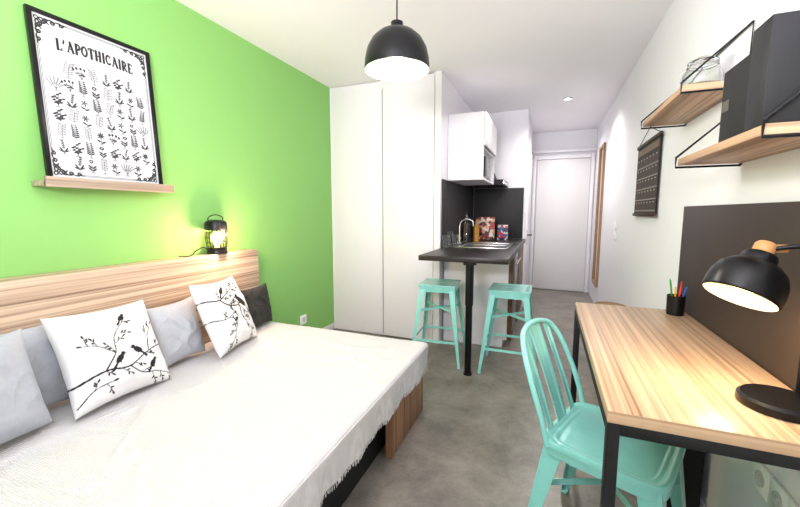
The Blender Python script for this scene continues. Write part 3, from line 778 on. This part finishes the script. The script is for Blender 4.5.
# ================= SHELVES =================
def shelf(y0,y1,z,label):
    s=thing('wall_shelf',label,'shelf',(XR,(y0+y1)/2,z),0,'wooden wall shelves with black brackets')
    l=y1-y0
    mb=MB(); mb.box((-.1,.001,0),(.19,l-.002,.024),.001); mb.obj('board',M_woodS,s)
    mb=MB(); mb.box((-.1,-l/2,0),(.19,.0018,.024)); mb.obj('edge_band',M_woodE,s)
    for sy in(-1,1):
        yy=sy*(l/2+.006)
        mb=MB(); mb.tube([(-.006,yy,-.018),(-.2,yy,-.018),(-.2,yy,.018),(-.006,yy,.2),(-.006,yy,-.018)],.0045,6)
        mb.obj('bracket',M_black,s)
    mb=MB(); mb.tube([(-.006,-l/2,.2),(-.006,l/2,.2)],.004,6); mb.obj('rail',M_black,s)
    return s
shelf(1.10,1.70,1.437,'light wood shelf with black metal brackets above the desk')
shelf(1.72,2.34,1.71,'upper light wood shelf holding a glass jar')
f=thing('file_box','plain black upright file box on the wooden shelf','file box',(.545,1.292,1.4495),0)
mb=MB(); mb.box((0,0,.1),(.178,.18,.199),.003); mb.obj('body',M_blackm,f)
mb=MB(); mb.box((-.0895,.06,.1),(.0015,.04,.03)); mb.obj('card_label',mat('grey_card',(92,84,76),.6),f)
f=thing('ring_binder','tall black ring binder standing beside the file box','binder',(.538,1.150,1.4495),0)
mb=MB(); mb.box((0,.041,.118),(.19,.004,.234),.001); mb.box((0,-.041,.118),(.19,.004,.234),.001); mb.box((-.093,0,.118),(.004,.078,.234),.001); mb.obj('cover',mat('binder_black',(22,22,25),.5),f)
mb=MB(); mb.box((0,0,.108),(.17,.066,.206)); mb.obj('papers',mat('binder_pages',(150,148,144),.9),f)
jr=thing('glass_jar','clear glass storage jar with wire clasp on the shelf','jar',(.555,1.90,1.7225))
jr.scale=(.88,.88,.92)
mb=MB(); mb.lathe([(0,0),(.06,0),(.074,.012),(.078,.05),(.074,.09),(.058,.115),(.056,.13),(.051,.13),(.053,.114),(.069,.088),(.073,.05),(.069,.016),(0,.01)],n=36); mb.obj('body',M_glass,jr)
mb=MB(); mb.lathe([(0,.132),(.058,.132),(.058,.142),(.03,.158),(0,.16)],n=28); mb.obj('lid',M_glass,jr)
mb=MB(); mb.tube([(.059*math.cos(2*math.pi*i/28),.059*math.sin(2*math.pi*i/28),.122) for i in range(28)],.002,6,closed=True); mb.tube(smooth([(-.06,0,.122),(-.08,0,.105),(-.082,0,.06)],4),.002,6); mb.obj('wire_clasp',M_chrome,jr)
mb=MB(); mb.lathe([(0,.0105),(.066,.016),(.07,.04),(.05,.046),(0,.05)],n=28); mb.obj('contents',mat('dried_contents',(150,120,90),.9,var=.5,vscale=80),jr)
# ================= CALENDAR BOARD =================
cb=thing('wall_calendar','dark hanging chalkboard calendar with grid on the white wall','wall calendar',(XR-.008,3.06,1.235))
CW,CH=.62,.5
r=Ras(124,100,(44,36,34)); g=(190,180,172)
for i in range(5):
    y=6+i*15.5
    for j in range(7):
        x=5+j*16.5; r.rect(x,y,x+14.5,y+12.5,(70,60,56)); r.seg(x+3,y+10,x+8,y+10,.6,g)
    r.seg(4,y-1.5,120,y-1.5,.45,g)
r.rect(5,86,119,95,(120,104,92))
mb=MB(); mb.box((-.004,0,CH/2),(.006,CW,CH),.001); mb.obj('board',M_blackm,cb)
raster_plane('grid_face',r,CW-.01,CH-.01,attrmat('chalk_grid',.8),cb,(-.0078,0,.005),(0,0,-math.pi/2))
M_rail=mat('dark_wood_rail',(60,42,34),.6)
for z in(0,CH):
    mb=MB(); mb.box((-.008,0,z),(.014,CW+.02,.022),.002); mb.obj('rail',M_rail,cb)
mb=MB(); mb.tube([(-.006,-CW/2+.02,CH+.01),(-.004,0,CH+.1),(-.006,CW/2-.02,CH+.01)],.0025,6); mb.obj('string',M_cord,cb)
# ================= MIRROR =================
mr=thing('wall_mirror','tall mirror in a wooden frame on the hallway wall','mirror',(XR-.001,5.55,.28))
mb=MB(); mh=1.84; mwid=.46
for s in(-1,1): mb.box((-.014,s*(mwid/2-.02),mh/2),(.026,.04,mh),.002)
for z in(.02,mh-.02): mb.box((-.014,0,z),(.026,mwid-.08,.04),.002)
mb.obj('frame',M_woodZ,mr)
mb=MB(); mb.box((-.006,0,mh/2),(.008,mwid-.08,mh-.08)); mb.obj('glass',M_mirror,mr)

# ================= CHAIR =================
ch=thing('metal_chair','mint green industrial metal chair at the desk','chair',(.248,1.42,0),math.radians(-23))
sh=.455
def ringp(a,r,n=7):
    c,s_=math.cos(a),math.sin(a); l=(abs(c)**n+abs(s_)**n)**(1/n); return (c/l*r,s_/l*r)
def seatf(u,v):
    a=u*2*math.pi; p=ringp(a,.184*max(v,.001))
    z=sh-.006
    if v<.80: z-=.004
    elif v<.84: z-=.004*(1-(v-.80)/.04)
    if v>.9: z+=.009*math.sin((v-.9)/.1*math.pi/2)
    return (p[0],p[1],z)
mb=MB(); mb.grid(seatf,96,50)
N=96
pr=[(.184,sh+.003),(.190,sh+.003),(.192,sh-.002),(.192,sh-.016),(.189,sh-.018),(.187,sh-.048),(.184,sh-.048)]
rings=[[mb.bm.verts.new((*ringp(2*math.pi*i/N,r_),z_)) for i in range(N)] for r_,z_ in pr]
for a,b in zip(rings,rings[1:]):
    for i in range(N): mb.bm.faces.new([a[i],a[(i+1)%N],b[(i+1)%N],b[i]])
bmesh.ops.remove_doubles(mb.bm,verts=mb.bm.verts,dist=.0004)
mb.obj('seat',M_mint,ch,sharp=32)
for sx in(-1,1):
    for sy in(-1,1):
        mb=MB(); tx,ty=sx*.172,sy*.172; bx,by=(.215 if sx>0 else -.235),sy*.215
        mb.prism((tx-sx*.032,ty,sh-.02),(bx-sx*.013,by,.014),(.066,.003),(.027,.003),(1,0,0))
        mb.prism((tx,ty-sy*.032,sh-.02),(bx,by-sy*.013,.014),(.003,.066),(.003,.027),(1,0,0))
        mb.box((bx-sx*.012,by-sy*.012,.0075),(.028,.028,.014),.003); mb.obj('leg',M_mint,ch)
for s in(-1,1):
    mb=MB(); mb.prism((-.18,-.175*s,sh-.17),(.18,.175*s,sh-.17+s*.004),(.024,.003),(.024,.003),(0,0,1)); mb.obj('cross_brace',M_mint,ch)
arch=smooth([(-.160,-.180,sh-.02),(-.185,-.182,.53),(-.222,-.178,.63),(-.262,-.160,.725),(-.292,-.122,.785),(-.308,-.062,.806),(-.312,0,.811),(-.308,.062,.806),(-.292,.122,.785),(-.262,.160,.725),(-.222,.178,.63),(-.185,.182,.53),(-.160,.180,sh-.02)],6)
mb=MB(); mb.tube(arch,.0105,12); mb.obj('back_tube',M_mint,ch)
def slat(yc,w0,w1,ztop,tilt):
    mb=MB()
    def f(u,v):
        z=sh-.012+v*(ztop-sh+.012); y=yc*(1+tilt*v)+(u*2-1)*(w0+(w1-w0)*v)
        x=-.174-.136*(v**1.1)*(ztop-sh)/(.806-sh)-(.004 if abs(u*2-1)<.6 and .06<v<.94 else 0)
        return (x,y,z)
    mb.grid(f,16,30); mb.obj('back_slat',M_mint,ch,solid=.0018)
slat(0,.040,.050,.805,0)
for s in(-1,1): slat(s*.105,.020,.022,.79,-.04)

# ================= LIGHTS =================
def point(name,loc,e,c,r=.05):
    l=bpy.data.lights.new(name,'POINT'); l.energy=e; l.color=c; l.shadow_soft_size=r
    o=bpy.data.objects.new(name,l); o.location=loc; COL.objects.link(o)
    return o
def area(name,loc,sx,sy,e,c,rot):
    al=bpy.data.lights.new(name,'AREA'); al.shape='RECTANGLE'; al.size=sx; al.size_y=sy; al.energy=e; al.color=c
    ao=bpy.data.objects.new(name,al); ao.location=loc; ao.rotation_euler=rot; COL.objects.link(ao)
area('window_fill_light',(cx,YF-.2,cz+.05),2.4,1.95,168,(.98,.965,1),(math.radians(90),0,0))  # added area light outside the added window, fills the room
area('ceiling_fill_light',(-.45,-.4,1.7),.5,.5,92,(.99,.965,1),(math.radians(142),0,math.radians(8)))  # added unseen fill, aimed up to brighten the ceiling
point('pendant_light',(-.72,1.76,1.90),22,(1,.93,.88),.1)
point('lantern_light',(-1.935,1.80,1.11),20,(1,.62,.42),.03)
point('desk_lamp_light',(.46,1.165,1.0),6.5,(1,.72,.44),.03)
def spot(name,loc,e,c,ang,r=.06):
    l=bpy.data.lights.new(name,'SPOT'); l.energy=e; l.color=c; l.spot_size=math.radians(ang); l.spot_blend=.8; l.shadow_soft_size=r
    o=bpy.data.objects.new(name,l); o.location=loc; COL.objects.link(o)
spot('hall_spot_light',(.15,4.6,2.47),72,(1,.965,.93),150)
spot('kitchen_fill_light',(-.35,3.6,2.47),24,(1,.97,.94),140)  # added fill without a fixture, brightens the kitchenette
spot('entrance_fill_light',(.15,5.7,2.47),32,(1,.96,.92),150)  # added fill without a fixture, lifts the far end of the hallway
wld=bpy.data.worlds.new('daylight'); scene.world=wld; wld.use_nodes=True
bg=wld.node_tree.nodes['Background']; bg.inputs[0].default_value=(.9,.93,1,1); bg.inputs[1].default_value=1.1

# ================= CAMERA =================
cam=bpy.data.cameras.new('camera'); co=bpy.data.objects.new('camera',cam); COL.objects.link(co)
cam.sensor_width=36; cam.lens=368/800*36; cam.clip_start=.02
co.location=(0,0,1.25); th=math.radians(21.8); ph=math.radians(6.36)
co.rotation_euler=(math.radians(90)-ph,0,th)
scene.camera=co
